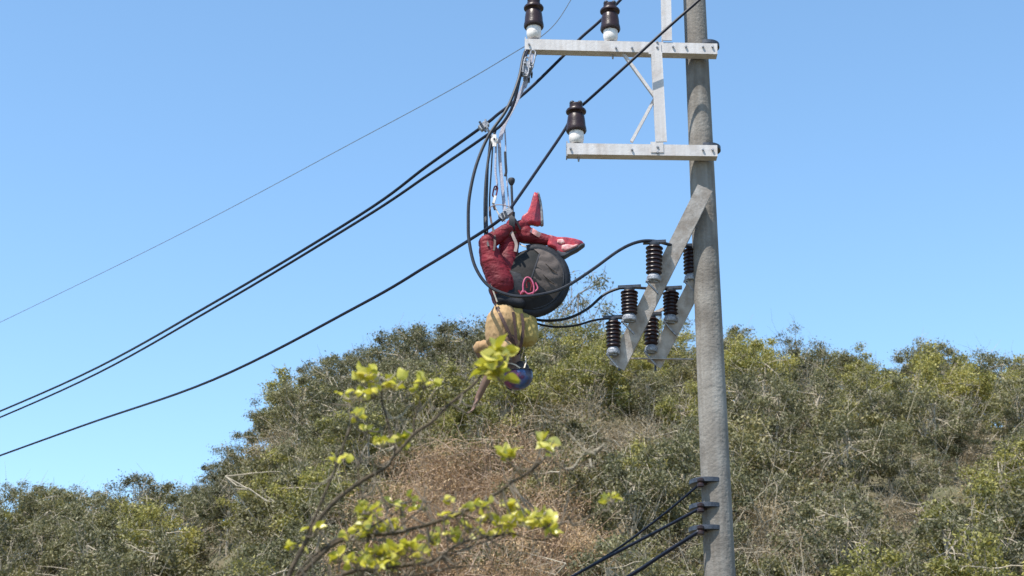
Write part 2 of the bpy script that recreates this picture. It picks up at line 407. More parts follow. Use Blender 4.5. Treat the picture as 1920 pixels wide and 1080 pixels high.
PROTO = {
    'shrub': [plant('shrub', 2.5, 1.5, 24, 5000, 0.058, M['leaf_olive'], M['bark_pale'], False, 0.52, 0.27, 90, 0.008) for _ in range(3)],
    'lime': [plant('lime_tree', 4.6, 1.5, 34, 6500, 0.06, M['leaf_lime'], M['bark_pale'], True, 0.55, 0.24, 90, 0.01, tr=.075) for _ in range(3)],
    'grey': [plant('grey_tree', 4.8, 1.6, 34, 5400, 0.058, M['leaf_grey'], M['bark_pale'], True, 0.6, 0.22, 90, 0.01, tr=.075) for _ in range(3)],
    'sparse': [plant('sparse_tree', 5.4, 1.7, 24, 2300, 0.055, M['leaf_grey'], M['bark_mid'], True, 0.62, 0.24, 110, 0.009) for _ in range(3)],
    'rust': [plant('dry_bush', 3.0, 1.8, 26, 9500, 0.042, M['leaf_rust'], M['twig_rust'], False, 0.5, 0.27, 240, 0.008, aspect=0.28) for _ in range(3)],
    'straw': [plant('straw_bush', 2.0, 1.5, 22, 6000, 0.045, M['leaf_straw'], M['bark_pale'], False, 0.5, 0.36, 180, 0.008, aspect=0.25) for _ in range(2)],
    'brush': [bare('brush', 2.2, 34, 0.009, M['bark_pale']) for _ in range(2)],
    'trunks': [bare('pale_sapling', 4.2, 5, 0.026, M['bark_pale'], .3, .10) for _ in range(2)],
}

def put(kind, x, y, sc=1.0, name='shrub', label=None, cat='shrub', group=None, zs=1.0, zoff=0.0, rz=None, lift=0.0):
    var = PROTO[kind][rng.integers(len(PROTO[kind]))]
    r = thing(name, label, cat, (x, y, ground(x, y) + zoff), group)
    r.rotation_euler = (rng.normal() * .05, rng.normal() * .05, rng.uniform(0, 6.28) if rz is None else rz)
    r.scale = (sc, sc, sc * zs)
    if isinstance(var, tuple):
        for n, me in (('crown', var[0]), ('trunk', var[1])):
            o = bpy.data.objects.new(n, me); COL.objects.link(o); o.parent = r
    else:
        o = bpy.data.objects.new('stem', var); COL.objects.link(o); o.parent = r
    return r

def xat(px, y, v=640): return P(px, v, y).x
# ridge line trees: (px, kind, scale, name, label) -- the ones one can single out in the photo come first
NAMED = [
    (1092, 71.5, 'sparse', 1.18, 'sparse_tree', 'tall thin grey tree showing pale against the sky behind the black round bag', 1.1),
    (762, 70.5, 'grey', 0.85, 'ridge_tree', 'bushy dark crown standing up alone on the skyline above the lime leaf pair', 1.0),
    (842, 71.0, 'grey', .92, 'ridge_tree', 'broad grey green tree on the skyline just behind the hanging person\'s shirt', 1.0),
    (718, 71, 'sparse', 0.72, 'sparse_tree', 'small gappy tree on the skyline over the topmost bright leaf clusters', 1.0),
]
for px, y, k, sc, nm, lab, zs in NAMED:
    put(k, xat(px, y), y, sc * 1.1, nm, lab, 'tree', zs=zs)
px = -120
while px < 2050:
    y = rng.uniform(67.5, 72); k = rng.choice(['grey', 'grey', 'sparse', 'lime'])
    if 1030 < px < 1260: k = 'sparse' if rng.random() < .6 else 'lime'
    base = 0.8 if 640 < px < 1300 else 0.68
    put(k, xat(px, y), y, base * rng.uniform(0.85, 1.2), 'ridge_tree', 'small grey green tree among its look-alikes along the crest of the slope', 'tree', 'small trees along the crest of the slope')
    px += rng.uniform(30, 58)
# slope cover
pts = []
for y in np.arange(31, 70, 1.7):
    w = y * 0.37; x = -w - rng.uniform(0, 1.5)
    while x < w:
        pts.append((x + rng.normal() * .3, y + rng.normal() * .4)); x += rng.uniform(1.6, 2.5) * (1.0 if abs(x) < 8 else 1.45)
def scr(x, y, z):
    v = Vector((x, y, z - CAM_Z)); F = Vector((0, math.cos(PITCH), math.sin(PITCH))); U = Vector((0, -math.sin(PITCH), math.cos(PITCH)))
    return 960 + FPX * v.x / v.dot(F), 540 - FPX * v.dot(U) / v.dot(F)
cnt = {}
for x, y in pts:
    u, v = scr(x, y, ground(x, y) + 1.2)
    if v > 1215 or u < -100 or u > 2020: continue
    rust = math.exp(-((u - 905) / 215) ** 2 - ((v - 1035) / 130) ** 2)
    rust2 = math.exp(-((u - 1165) / 105) ** 2 - ((v - 835) / 50) ** 2)
    nz = noise.noise(Vector((x * .35, y * .35, 5)))
    if rust > 0.36: k = 'rust' if rng.random() < 0.9 else 'brush'
    elif rust2 > 0.4: k = 'straw' if rng.random() < .7 else 'rust'
    elif nz > 0.3: k = 'straw' if rng.random() < .65 else 'brush'
    else:
        k = rng.choice(['shrub', 'lime', 'lime', 'lime', 'grey', 'brush'] if u > 980 and v < 800 else ['shrub', 'shrub', 'grey', 'grey', 'lime', 'brush'])
    cnt[k] = cnt.get(k, 0) + 1
    if cnt[k] > 290: continue
    nm, lab, cat, grp, sc = {
        'rust': ('dry_bush', 'rust brown dry bush in the reddish thicket low on the slope', 'bush', 'rust brown dry bushes', 0.95),
        'straw': ('straw_bush', 'straw coloured withered bush among green scrub on the slope', 'bush', 'straw coloured withered bushes', 0.95),
        'shrub': ('olive_shrub', 'olive green leafy shrub with pale stems in the slope thicket', 'shrub', 'olive shrubs covering the slope', 1.0),
        'lime': ('scrub_tree', 'low yellow green tree rising out of the thicket on the slope', 'tree', 'low yellow green trees on the slope', 0.8),
        'grey': ('scrub_tree', 'low grey green tree with dull small leaves on the slope', 'tree', 'low grey green trees on the slope', 0.76),
        'brush': ('leafless_brush', 'leafless pale brush of arching twigs on the scrubby slope', 'brush', 'leafless pale brush on the slope', 1.05)}[k]
    if k == 'brush' : put('shrub', x + rng.normal() * .4, y + .5, 0.9, 'olive_shrub', 'olive green leafy shrub with pale stems in the slope thicket', 'shrub', 'olive shrubs covering the slope')
    put(k, x, y, sc * rng.uniform(.8, 1.2), nm, lab, cat, grp)
# pale bare saplings one can pick out
for u, v, sc, lab in ((780, 862, .6, 'slim pale bare sapling standing at the upper edge of the rust brown thicket'),
                      (810, 868, .66, 'pale leafless sapling directly beside a slimmer one at the thicket\'s upper edge'),
                      (850, 750, .55, 'leafless pale sapling behind the hanging person\'s lowered hand')):
    x, y = hit(u, v); put('trunks', x, y - 1.6, sc, 'bare_sapling', lab, 'sapling', lift=0)
# dry grass on the slope: nobody could count it
def grass():
    n = 26000; x = rng.uniform(-25, 25, n); y = rng.uniform(30, 71, n)
    z = np.array([ground(float(a), float(b)) for a, b in zip(x, y)])
    pts = np.stack([x, y, z + rng.uniform(.05, .35, n)], 1)
    me = leaf_mesh('grass', pts, 0.16, M['grass'], 0.1)
    o = bpy.data.objects.new('dry_grass', me); COL.objects.link(o)
    tag(o, 'dry grass between the shrubs on the slope', 'grass', kind='stuff')
grass()

# ------------------------------------------------------------------ pole and steelwork
POLE_Y = 15.25
pole_base = P(1326, 540, POLE_Y); gz = ground(pole_base.x, POLE_Y)
pylon = thing('power_pole', 'pale power pole carrying two white steel arms and slanted grey arms', 'power pole', (pole_base.x, POLE_Y, gz))
p0 = Vector((pole_base.x, POLE_Y, gz - 0.6)); p1 = Vector((pole_base.x, POLE_Y, P(1326, -330, POLE_Y).z))
MB().tube([p0.lerp(p1, t) for t in (0, .25, .5, .75, 1)], [0.17, 0.155, 0.14, 0.125, 0.11], 28).build('pole', M['concrete'], pylon)
def channel(name, a, b, h, depth, m, parent, t=0.012, thick_front=True):
    """C-section arm: web towards the camera, top and bottom flanges behind it."""
    a, b = Vector(a), Vector(b); mb = MB()
    mb.box(a, b, t, h)
    d = (b - a).normalized(); sd = d.cross(Vector((0, 0, 1))).normalized()
    sgn = 1 if sd.y > 0 else -1
    mb.box(a, b, depth - t / 2, t, off=(sgn * (depth / 2 + t / 4), h / 2 - t / 2))
    mb.box(a, b, depth - t / 2, t, off=(sgn * (depth / 2 + t / 4), -h / 2 + t / 2))
    return mb.build(name, m, parent, smooth=False)
ARM_Y = 15.0
channel('upper_arm', P(984, 83, ARM_Y), P(1345, 92, ARM_Y), 0.125, 0.11, M['white_steel'], pylon)
channel('lower_arm', P(1063, 279, ARM_Y), P(1345, 283, ARM_Y), 0.125, 0.11, M['white_steel'], pylon)
# frame verticals and braces
mb = MB(); mb.box(P(1231, 98, ARM_Y - .012), P(1240, 266, ARM_Y - .012), 0.012, 0.115, up=Vector((1, 0, 0))); mb.box(P(1221.5, 98, ARM_Y + .03), P(1230.5, 266, ARM_Y + .03), 0.075, 0.012, up=Vector((1, 0, 0)))
mb.build('frame_upright', M['white_steel'], pylon, smooth=False)
mb = MB(); mb.box(P(1247, -120, ARM_Y - .012), P(1251, 76, ARM_Y - .012), 0.012, 0.10, up=Vector((1, 0, 0))); mb.box(P(1238, -120, ARM_Y + .03), P(1242, 76, ARM_Y + .03), 0.075, 0.012, up=Vector((1, 0, 0)))
mb.build('frame_upright', M['white_steel'], pylon, smooth=False)
MB().box(P(1168, 100, ARM_Y + .05), P(1229, 184, ARM_Y + .05), 0.03, 0.04, up=Vector((0, -1, 0))).build('brace', M['white_steel'], pylon, smooth=False)
MB().box(P(1227, 186, ARM_Y + .05), P(1184, 266, ARM_Y + .05), 0.03, 0.04, up=Vector((0, -1, 0))).build('brace', M['white_steel'], pylon, smooth=False)
for (bx, by, pxw) in ((984, 96, 0), (1062, 292, 0)):
    mb = MB(); mb.box(P(bx, by - 27, ARM_Y), P(bx, by, ARM_Y), 0.11, 0.012, up=Vector((1, 0, 0)), off=(-0.05, 0.005)); mb.build('end_plate', M['galv'], pylon, smooth=False)
# pole clamps
for y_ in (88, 281, 906, 953, 995):
    q = P(1326, y_, POLE_Y); rr = .118 + .06 * (y_ / 1100)
    MB().lathe((q.x, POLE_Y, q.z - .02), [(rr, 0), (rr + .008, 0.004), (rr + .008, 0.044), (rr, 0.048)]).build('clamp_band', M['dark_steel'], pylon)
    if y_ > 300:
        e = P(1313, y_, 15.1)
        mb = MB(); mb.lathe(e + Vector((0.0, -.02, -.045)), [(.02, 0), (.034, .008), (.034, .03), (.022, .045), (.034, .06), (.034, .082), (.02, .09)]); mb.box(e + Vector((.0, -.02, 0)), e + Vector((.06, .05, 0)), .03, .008)
        mb.build('spool', M['porcelain'], pylon)
for (u, v, n_, st_) in ((992, 83, 1, 0), (1155, 90, 2, 30), (1232, 84, 2, 0), (1070, 279, 1, 0), (1185, 281, 1, 0), (1233, 281, 2, 0), (1262, 88, 2, 24), (1318, 88, 2, 18), (1318, 281, 2, 18)):
    for k in range(n_):
        q = P(u + (k * st_), v + (0 if st_ else (k * 10 - 5) * (n_ > 1)), ARM_Y - .012)
        MB().lathe(q, [(.013, 0), (.013, .012), (.009, .016)], Vector((0, -1, 0)), 6).build('bolt', M['galv'], pylon, smooth=False)
for (u, v) in ((1228, 92), (1232, 276)):
    MB().box(P(u - 12, v, ARM_Y - .011), P(u + 12, v, ARM_Y - .011), .007, .12).build('gusset', M['white_steel'], pylon, smooth=False)
# slanted grey arms with their brackets
def slant(a, b, ya, yb, w, w2):
    pa, pb = P(*a, ya), P(*b, yb); mb = MB(); d = (pb - pa).normalized(); up = Vector((0, -1, 0))
    mb.box(pa, pb, w, 0.012, up=up)
    mb.box(pa, pb, 0.012, 0.085, up=up, off=(w / 2 - .006, -0.05))
    mb.box(pa, pb, 0.012, 0.085, up=up, off=(-w / 2 + .006, -0.05))
    o = mb.build('slanted_arm', M['grey_steel'], pylon, smooth=False)
    for t in (0.03,):
        q = pa.lerp(pb, t)
        MB().tube([q + Vector((0, .02, -.02)), q + Vector((0, .02, -.09))], 0.011, 8).build('bolt', M['dark_steel'], pylon)
slant((1156, 688), (1322, 352), 15.35, 14.95, 0.165, 0)
slant((1226, 684), (1326, 488), 15.55, 15.2, 0.155, 0)
MB().box(P(1180, 672, 15.5), P(1300, 674, 15.5), 0.03, 0.012).build('tie_bar', M['grey_steel'], pylon, smooth=False)
MB().box(P(1196, 600, 15.62), P(1290, 560, 15.5), 0.03, 0.03).build('tie_bar', M['grey_steel'], pylon, smooth=False)

# ------------------------------------------------------------------ insulators
def pin_insulator(px, pyb, Y, label, s=1.0):
    """Barrel shaped brown insulator on a white base; pyb = pixel row of the base's bottom."""
    c = P(px, pyb, Y); u = PX * s
    r = thing('pin_insulator', label, 'insulator', c, 'barrel shaped brown insulators')
    ZS = 1.14
    st = lambda pr: [(a, b * ZS) for a, b in pr]
    MB().lathe(c, st([(11 * u, 0), (14 * u, 3 * u), (15.5 * u, 10 * u), (15.5 * u, 22 * u), (14 * u, 25 * u)])).build('base', M['cap_white'], r)
    MB().lathe(c, st([(14 * u, 23 * u), (20 * u, 23.5 * u), (21.5 * u, 26 * u), (21 * u, 31 * u), (19.6 * u, 36 * u), (19 * u, 45 * u), (17.4 * u, 55 * u), (15 * u, 60 * u), (16.5 * u, 61.5 * u), (21 * u, 63 * u), (21.5 * u, 65.5 * u), (20 * u, 68 * u),
                   (14.5 * u, 69.5 * u), (13.5 * u, 74 * u), (14 * u, 77 * u), (12 * u, 80 * u), (4 * u, 81.5 * u)])).build('barrel', M['porcelain'], r)
    for dx in (-8, 8):
        MB().ball(c + Vector((dx * u, -.01, 81 * u * ZS)), 5.8 * u, (1, 1.6, 0.9)).build('top_lug', M['dark_steel'], r)
    MB().tube([c + Vector((0.02, 0.02, -0.005)), c + Vector((0.02, 0.02, -0.16)), c + Vector((0.02, .02, -0.19))], [0.012, 0.012, 0.008], 8).build('pin', M['galv'], r)
    return r
pin_insulator(1001, 73, 15.05, 'brown insulator with white base at the outer tip of the upper white arm')
pin_insulator(1145, 79, 15.05, 'brown insulator midway along the upper white arm, thick cable at its top')
pin_insulator(1081, 270, 15.05, 'brown insulator standing alone on the end of the lower white arm')

def ribbed(px, py0, py1, rpx, Y, label, ribs=7, lean=0.0):
    """Ribbed dark insulator between pixel rows py0 (top) and py1 (bottom)."""
    c = P(px, py1, Y); top = P(px + lean, py0, Y); ax = (top - c); H = ax.length; R = rpx * PX * Y / 15
    r = thing('ribbed_insulator', label, 'insulator', c, 'ribbed dark insulators on the slanted arms')
    prof = [(R * .5, 0)]
    for i in range(ribs):
        z = H * (i + .2) / ribs; f = 0.9 + 0.1 * i / ribs
        prof += [(R * .72, z), (R * f, z + H * .25 / ribs), (R * f * .97, z + H * .42 / ribs), (R * .72, z + H * .62 / ribs)]
    prof += [(R * .6, H)]
    MB().lathe(c, prof, ax).build('shed_stack', M['porcelain'], r)
    MB().lathe(top, [(R * .55, 0), (R * .6, .008), (R * .6, .03), (R * .3, .04)], ax).build('top_cap', M['dark_steel'], r)
    MB().box(top + Vector((-R * 1.25, 0, .04)), top + Vector((R * 1.3, 0, .052)), 0.05, 0.028).build('cable_clamp', M['dark_steel'], r, smooth=False)
    q = c - ax.normalized() * .07
    mb = MB(); mb.lathe(q, [(R * .75, 0), (R * .8, .01), (R * .8, .04), (R * .6, .07)], ax); mb.box(q + Vector((-R * .9, 0, 0)), q + Vector((R * .4, 0, -.01)), 0.06, 0.012); mb.box(q + Vector((-R * .8, 0, .0)), q + Vector((R * .5, .02, -.13)), 0.05, 0.012, up=Vector((1, 0, 0)))
    mb.build('bracket', M['galv'], r, smooth=False)
    return r
ribbed(1150, 603, 652, 16, 15.28, 'lowest ribbed insulator, at the outer end of the nearer slanted arm')
ribbed(1180, 546, 590, 18, 15.15, 'middle ribbed insulator of the nearer slanted arm, taking the second drooping cable')
ribbed(1226, 462, 515, 18, 15.02, 'topmost ribbed insulator, where the big looping cable ends', lean=1)
ribbed(1221, 597, 648, 16, 15.5, 'ribbed insulator at the lower end of the farther slanted arm')
ribbed(1258, 548, 592, 17, 15.4, 'ribbed insulator halfway up the farther slanted arm')
ribbed(1296, 468, 515, 17, 15.3, 'ribbed insulator near the pole on the farther slanted arm')

# ------------------------------------------------------------------ cables
def cable(name, pts, r, m, label, cat='cable', group=None, n=8, seg=8):
    pts = [P(*p) for p in pts]; c = crom(pts, n)
    rr = r if isinstance(r, float) else lerp_list(r, len(c))
    o = MB().tube(c, rr, seg).build(name, m); tag(o, label, cat, group); return o
cable('overhead_cable', [(-140, 905, 30), (150, 800, 25), (400, 712, 20), (675, 572, 17), (800, 499, 16), (880, 450, 15.1), (925, 421, 14.72), (948, 402, 14.7), (962, 384, 14.75), (1010, 315, 14.9), (1059, 243, 15.1), (1074, 212, 15.22), (1098, 192, 15.1), (1160, 136, 14.9), (1242, 61, 14.8), (1345, -30, 14.7)], 0.0165, M['cable'],
      'thick black cable pinned by the lone insulator and pulled down at the person\'s knees')
cable('overhead_cable', [(-140, 830, 30), (150, 705, 25), (400, 568, 20), (675, 403, 17), (800, 312, 16), (905, 237, 15.2), (935, 213, 15.2), (965, 190, 15.22), (1000, 160, 15.25), (1060, 101, 15.3), (1088, 72, 15.3), (1122, 42, 15.28), (1150, 14, 15.3), (1200, -40, 15.3)], 0.0165, M['cable'],
      'thick black cable running behind the upper white arm to its middle insulator')
cable('overhead_cable', [(-140, 842, 30.4), (150, 716, 25.4), (400, 578, 20.3), (675, 413, 17), (800, 330, 16), (870, 283, 15.3), (915, 252, 15), (938, 236, 14.95), (955, 212, 14.95), (966, 185, 14.95), (974, 150, 14.95), (985, 108, 14.97), (992, 86, 15.06)], 0.0155, M['cable'],
      'lower of the paired black cables, bending up to the tip of the white arm')
cable('thin_wire', [(-140, 672, 34), (300, 458, 28), (675, 260, 22), (860, 160, 19.5), (975, 92, 18), (1010, 72, 17.6), (1043, 42, 17.4), (1074, -6, 17.2), (1120, -80, 17)], [0.006, 0.006, 0.0055, 0.005], M['thin_wire'],
      'thin grey wire crossing the open sky above the black cables', 'wire', seg=5)
cable('looping_cable', [(990, 84, 15.08), (981, 108, 15.0), (972, 150, 14.88), (950, 205, 14.8), (916, 255, 14.78), (893, 310, 14.75), (880, 370, 14.72), (878, 420, 14.7), (880, 455, 14.68), (891, 500, 14.63), (915, 535, 14.58), (950, 552, 14.52), (985, 556, 14.5), (1030, 549, 14.52), (1062, 537, 14.55), (1110, 506, 14.7), (1160, 470, 14.85), (1195, 454, 14.95), (1226, 452, 15.02), (1262, 460, 15.1), (1296, 463, 15.25)], 0.0165, M['cable_grey'],
      'long black cable looping round the person and bag up to the topmost ribbed insulator')
cable('drooping_cable', [(930, 240, 15.02), (918, 285, 15.0), (911, 340, 14.95), (909, 400, 14.93), (912, 460, 15.05), (925, 540, 15.3), (960, 583, 15.35), (1010, 600, 15.3), (1060, 598, 15.25), (1100, 580, 15.2), (1132, 553, 15.18), (1160, 541, 15.16), (1180, 539, 15.15), (1222, 541, 15.3), (1258, 541, 15.4)], 0.0145, M['cable_grey'],
      'black cable drooping beneath the bag to the middle ribbed insulator')
cable('drooping_cable', [(920, 250, 15.1), (914, 330, 15.15), (915, 450, 15.25), (940, 560, 15.4), (985, 597, 15.4), (1030, 612, 15.38), (1075, 611, 15.35), (1112, 601, 15.3), (1140, 597, 15.28), (1150, 596, 15.28), (1190, 598, 15.4), (1221, 590, 15.5)], 0.0115, M['cable_grey'],
      'thinner black cable, lowest of those sagging under the bag, ending at the lowest insulator')
cable('low_cable', [(700, 1290, 18.5), (900, 1185, 17.4), (1080, 1078, 16.4), (1165, 1024, 15.9), (1242, 966, 15.5), (1300, 918, 15.2), (1312, 906, 15.12)], 0.012, M['cable'], 'upper of the dark cables cutting across the lowest corner of the scrub', 'cable')
cable('low_cable', [(700, 1278, 18.4), (900, 1178, 17.2), (1060, 1088, 16.3), (1160, 1034, 15.8), (1242, 991, 15.4), (1300, 960, 15.15), (1312, 953, 15.1)], 0.0155, M['cable'], 'middle dark cable that joins the upper one above the scrub', 'cable')
cable('low_cable', [(900, 1225, 17), (1040, 1158, 16.1), (1175, 1083, 15.6), (1242, 1040, 15.3), (1300, 1003, 15.1), (1312, 995, 15.08)], [0.02, 0.02, 0.019, 0.018], M['cable'], 'thickest and lowest dark cable below the scrub slope', 'cable')
# hardware at the arm's tip
hc = thing('strain_clamp', 'cluster of pale metal shackles and bolts hanging from the upper arm\'s tip', 'clamp', P(995, 100, 14.97))
def link(a, b, w, t, m, name, parent):
    a, b = Vector(a), Vector(b); d = (b - a).normalized(); s_ = d.cross(Vector((0, 1, 0))).normalized() * w
    loop = [a + s_ * .5, a - d * w * .45, a - s_ * .5, b - s_ * .5, b + d * w * .45, b + s_ * .5]
    MB().tube(crom(loop + [loop[0]], 6), t, 7).build(name, m, parent)
link(P(1000, 98, 14.97), P(996, 118, 14.97), .05, .009, M['galv'], 'shackle', hc)
link(P(989, 112, 14.93), P(985, 138, 14.93), .055, .01, M['galv'], 'shackle', hc)
link(P(996, 122, 15.0), P(986, 148, 15.0), .045, .009, M['galv'], 'shackle', hc)
MB().box(P(990, 116, 14.96), P(984, 140, 14.96), 0.05, 0.05).build('clamp_body', M['galv'], hc, smooth=False)
for u, v in ((984, 120), (994, 128), (980, 136), (992, 147), (997, 138)):
    MB().tube([P(u, v, 14.93) + Vector((0, -.035, 0)), P(u, v, 14.93), P(u, v, 14.93) + Vector((0, .09, 0))], [0.011, 0.013, 0.009], 6).build('bolt', M['dark_steel'] if (u + v) % 2 else M['galv'], hc)
MB().ribbon(crom([P(998, 100, 15.02), P(992, 140, 15.0), P(984, 165, 15.0)]), .03, .008, (0, 1, 0)).build('tab', M['rope'], hc)
# clamp where the cables cross
cc = thing('cable_clamp', 'small pale clamp gripping the black cable above the looping cable', 'clamp', P(907, 236, 15.1))
MB().box(P(900, 242, 15.12), P(914, 231, 15.12), 0.07, 0.06).build('jaw', M['galv'], cc, smooth=False)
MB().tube([P(899, 228, 15.08), P(911, 247, 15.08)], 0.012, 8).build('bolt', M['dark_steel'], cc)
MB().tube([P(910, 224, 15.05), P(914, 240, 15.05)], 0.010, 8).build('bolt', M['galv'], cc)
MB().box(P(913, 240, 15.1), P(925, 262, 15.1), 0.04, 0.02).build('jaw_plate', M['galv'], cc, smooth=False)

# ------------------------------------------------------------------ slings and ropes that carry the person
def rope(name, pts, r, m, label, cat='rope', flat=None):
    c = crom([P(*p) for p in pts], 6)
    o = (MB().ribbon(c, flat, .006, (0.15, 1, 0)) if flat else MB().tube(c, r, 7)).build(name, m); tag(o, label, cat); return o
rope('sling', [(990, 140, 15.0), (978, 170, 15.0), (960, 205, 15.0), (945, 235, 15.0), (938, 262, 15.0)], 0, M['rope'], 'pale webbing sling between the arm\'s tip and the white pulley', 'sling', flat=.042)
pl = thing('pulley', 'small white pulley block below the crossing cables', 'pulley', P(926, 262, 14.97))
pr = P(927, 264, 14.97)
MB().lathe(pr + Vector((0, -.03, 0)), [(.034, 0), (.038, .008), (.038, .05), (.034, .058)], Vector((0, 1, 0))).build('wheel', M['cap_white'], pl)
MB().box(pr + Vector((0, -.036, .055)), pr + Vector((0, -.036, -.08)), .04, .008, up=Vector((0, 1, 0))).build('side_plate', M['cap_white'], pl, smooth=False)
MB().ball(pr + Vector((0, -.045, 0)), .011).build('axle', M['dark_steel'], pl)
rope('hoist_rope', [(924, 266, 14.97), (921, 320, 14.97), (918, 370, 14.97), (918, 405, 14.97)], .0085, M['cable_grey'], 'dark cord, nearest the looping cable of the cords dropping from the pulley')
rope('hoist_rope', [(930, 270, 14.97), (929, 320, 14.96), (932, 345, 14.95), (929, 356, 14.94)], .011, M['rope'], 'pale cord from the pulley down to the red buckle')
rope('hoist_rope', [(936, 262, 15.0), (938, 310, 15.0), (943, 360, 15.0), (946, 396, 14.98)], .012,  M['rope'], 'pale flat sling in the middle, from the pulley to the grey knee clamp', flat=.034)
rope('hoist_rope', [(946, 236, 15.02), (948, 270, 15.02), (949, 320, 15.02), (953, 372, 15.0), (955, 398, 14.98)], .008, M['rope'], 'pale cord farthest from the looping cable, passing the black toggle')
rope('toggle', [(947, 285, 15.01), (948, 306, 15.0), (949, 322, 15.0), (947, 330, 15.0)], .014, M['strap_black'], 'short black toggle knotted on the outermost pale cord', 'toggle')
rope('cord_loop', [(920, 388, 14.9), (930, 384, 14.88), (946, 385, 14.88), (956, 390, 14.9), (953, 398, 14.92), (940, 402, 14.93)], .005, M['rope_tan'], 'thin tan cord looped over the black cable at the knees', 'cord')
rope('pale_lanyard', [(927, 385, 14.93), (933, 398, 14.9), (940, 408, 14.88), (947, 415, 14.88)], .007, M['belt_white'], 'short pale lanyard slack beside the red buckle', 'lanyard')
bk = thing('buckle', 'dark red buckle clipped at the bottom of the pale cord', 'buckle', P(928, 362, 14.92))
link(P(930, 352, 14.92), P(927, 366, 14.92), .035, .008, M['red'], 'ring', bk)
MB().box(P(929, 368, 14.92), P(925, 382, 14.92), .04, .025).build('body', M['cap_white'], bk, smooth=False)
MB().box(P(925, 385, 14.92), P(928, 393, 14.92), .03, .02).build('tongue', M['strap_dark'], bk, smooth=False)
lv = thing('clamp_lever', 'black knobbed lever standing upright on the grey clamp at the knees', 'lever', P(960, 395, 14.85))
MB().tube([P(959, 345, 14.87), P(961, 398, 14.87)], .0125, 10).build('rod', M['strap_black'], lv)
MB().lathe(P(959, 347, 14.87), [(.016, 0), (.022, .01), (.034, .035), (.036, .06), (.03, .072)]).build('knob', M['strap_black'], lv)
kc = thing('knee_clamp', 'grey clamp holding the black cable beside the person\'s knees', 'clamp', P(950, 402, 14.72))
MB().box(P(938, 410, 14.7), P(958, 394, 14.7), .07, .062).build('body', M['galv'], kc, smooth=False)
MB().tube([P(946, 396, 14.64), P(952, 409, 14.64)], .013, 8).build('bolt', M['dark_steel'], kc)
MB().tube([P(941, 400, 14.66), P(945, 412, 14.66)], .011, 8).build('bolt', M['dark_steel'], kc)

# ------------------------------------------------------------------ the hanging person
per = thing('person', 'person hanging upside down from the cables in red trousers, tan shirt and painted helmet', 'person', P(955, 540, 15.0))
def J(px, py, dy=0.0): return P(px, py, 15.0 + dy)
hipA, hipB = J(940, 532, -.10), J(952, 532, .10)
kneeA, kneeB = J(912, 456, -.13), J(958, 434, .05)
ankA, ankB = J(993, 416, .02), J(1046, 455, -.02)
waist, chest, neckb = J(952, 565), J(950, 612), J(962, 652)
shN, shF = J(948, 652, -.15), J(938, 645, .15)
elN, wrN = J(921, 694, -.20), J(895, 748, -.15)
elF, wrF = J(894, 654, .20), J(914, 690, .24)
head = J(968, 698)
HS = 1.12
HR = Matrix.Rotation(RAD(14), 3, 'Y')
segs = [(J(950, 540), .13, waist, .115), (waist, .115, chest, .125), (chest, .125, J(952, 640), .115),
        (shN, .052, shF, .052), (J(950, 640, -.07), .10, J(946, 636, .07), .10), (neckb, .058, J(967, 678), .052),
        (hipA, .095, kneeA, .062), (hipB, .095, kneeB, .062), (kneeA, .058, ankA, .04), (kneeB, .058, ankB, .04),
        (ankA, .042, J(1005, 375, .02), .03), (ankB, .042, J(1084, 462, -.02), .03),
        (shN, .055, elN, .044), (elN, .046, wrN, .03), (shF, .05, elF, .038), (elF, .04, wrF, .027)]
balls = [(head, .095, (1.12, .84, 1.12), HR), (J(951, 681), .035, (1.2, 1.0, .9), None),          # skull, jaw
         (J(944, 692), .016, (1.1, .7, 1.2), None),                                                  # nose
         (J(970, 690, -.083), .022, (.7, .35, 1.2), None), (J(970, 690, .083), .022, (.7, .35, 1.2), None)]  # ears
def hand(wr, d, n, out, sc=1.0):
    """Palm and five bent fingers; d = along the hand, n = palm normal (fingers curl towards it), out = thumb side."""
    d = Vector(d).normalized(); n = Vector(n).normalized(); side = d.cross(n).normalized()
    if side.dot(Vector(out)) < 0: side = -side
    s_ = []
    k0 = wr + d * .085 * sc
    for i, (o_, L) in enumerate(((.03, .068), (.010, .078), (-.010, .072), (-.029, .056))):
        b = k0 + side * o_ * sc - d * abs(o_) * .2
        s_.append((wr + side * o_ * .55, .0155, b, .0125))
        a1 = b + (d * .92 + side * o_ * 3 + n * .2) * L * .45 * sc; a2 = a1 + (d * .75 + n * .6) * L * .32 * sc; a3 = a2 + (d * .45 + n * .85) * L * .28 * sc
        s_ += [(b, .0095, a1, .0088), (a1, .0088, a2, .008), (a2, .008, a3, .007)]
    t0_ = wr + d * .022 + side * .022; t1 = t0_ + (side * .75 + d * .62 + n * .25) * .042; t2 = t1 + (side * .25 + d * .95 + n * .3) * .032
    s_ += [(t0_, .014, t1, .0115), (t1, .011, t2, .0085)]
    return s_
segs += hand(wrN, (-.35, -.05, -.95), (-.8, -.3, .2), (0, -1, 0), 1.2)
segs += hand(wrF, (.35, .1, -.9), (.8, .1, .3), (0, -1, 0))
body = blob('body', segs, M['skin'], per, voxel=.0075, smooth=3, balls=balls)
# face details
for dy in (-.034, .034):
    MB().ball(J(948, 699.5, dy), .012, (.7, 1, .8)).build('eye', M['eye'], per)
MB().ball(J(946.5, 683), .014, (.5, 1.5, .45)).build('mouth', M['lip'], per)
MB().ball(J(976, 694), .093, (.95, .9, 1.0)).build('hair', M['hair'], per)
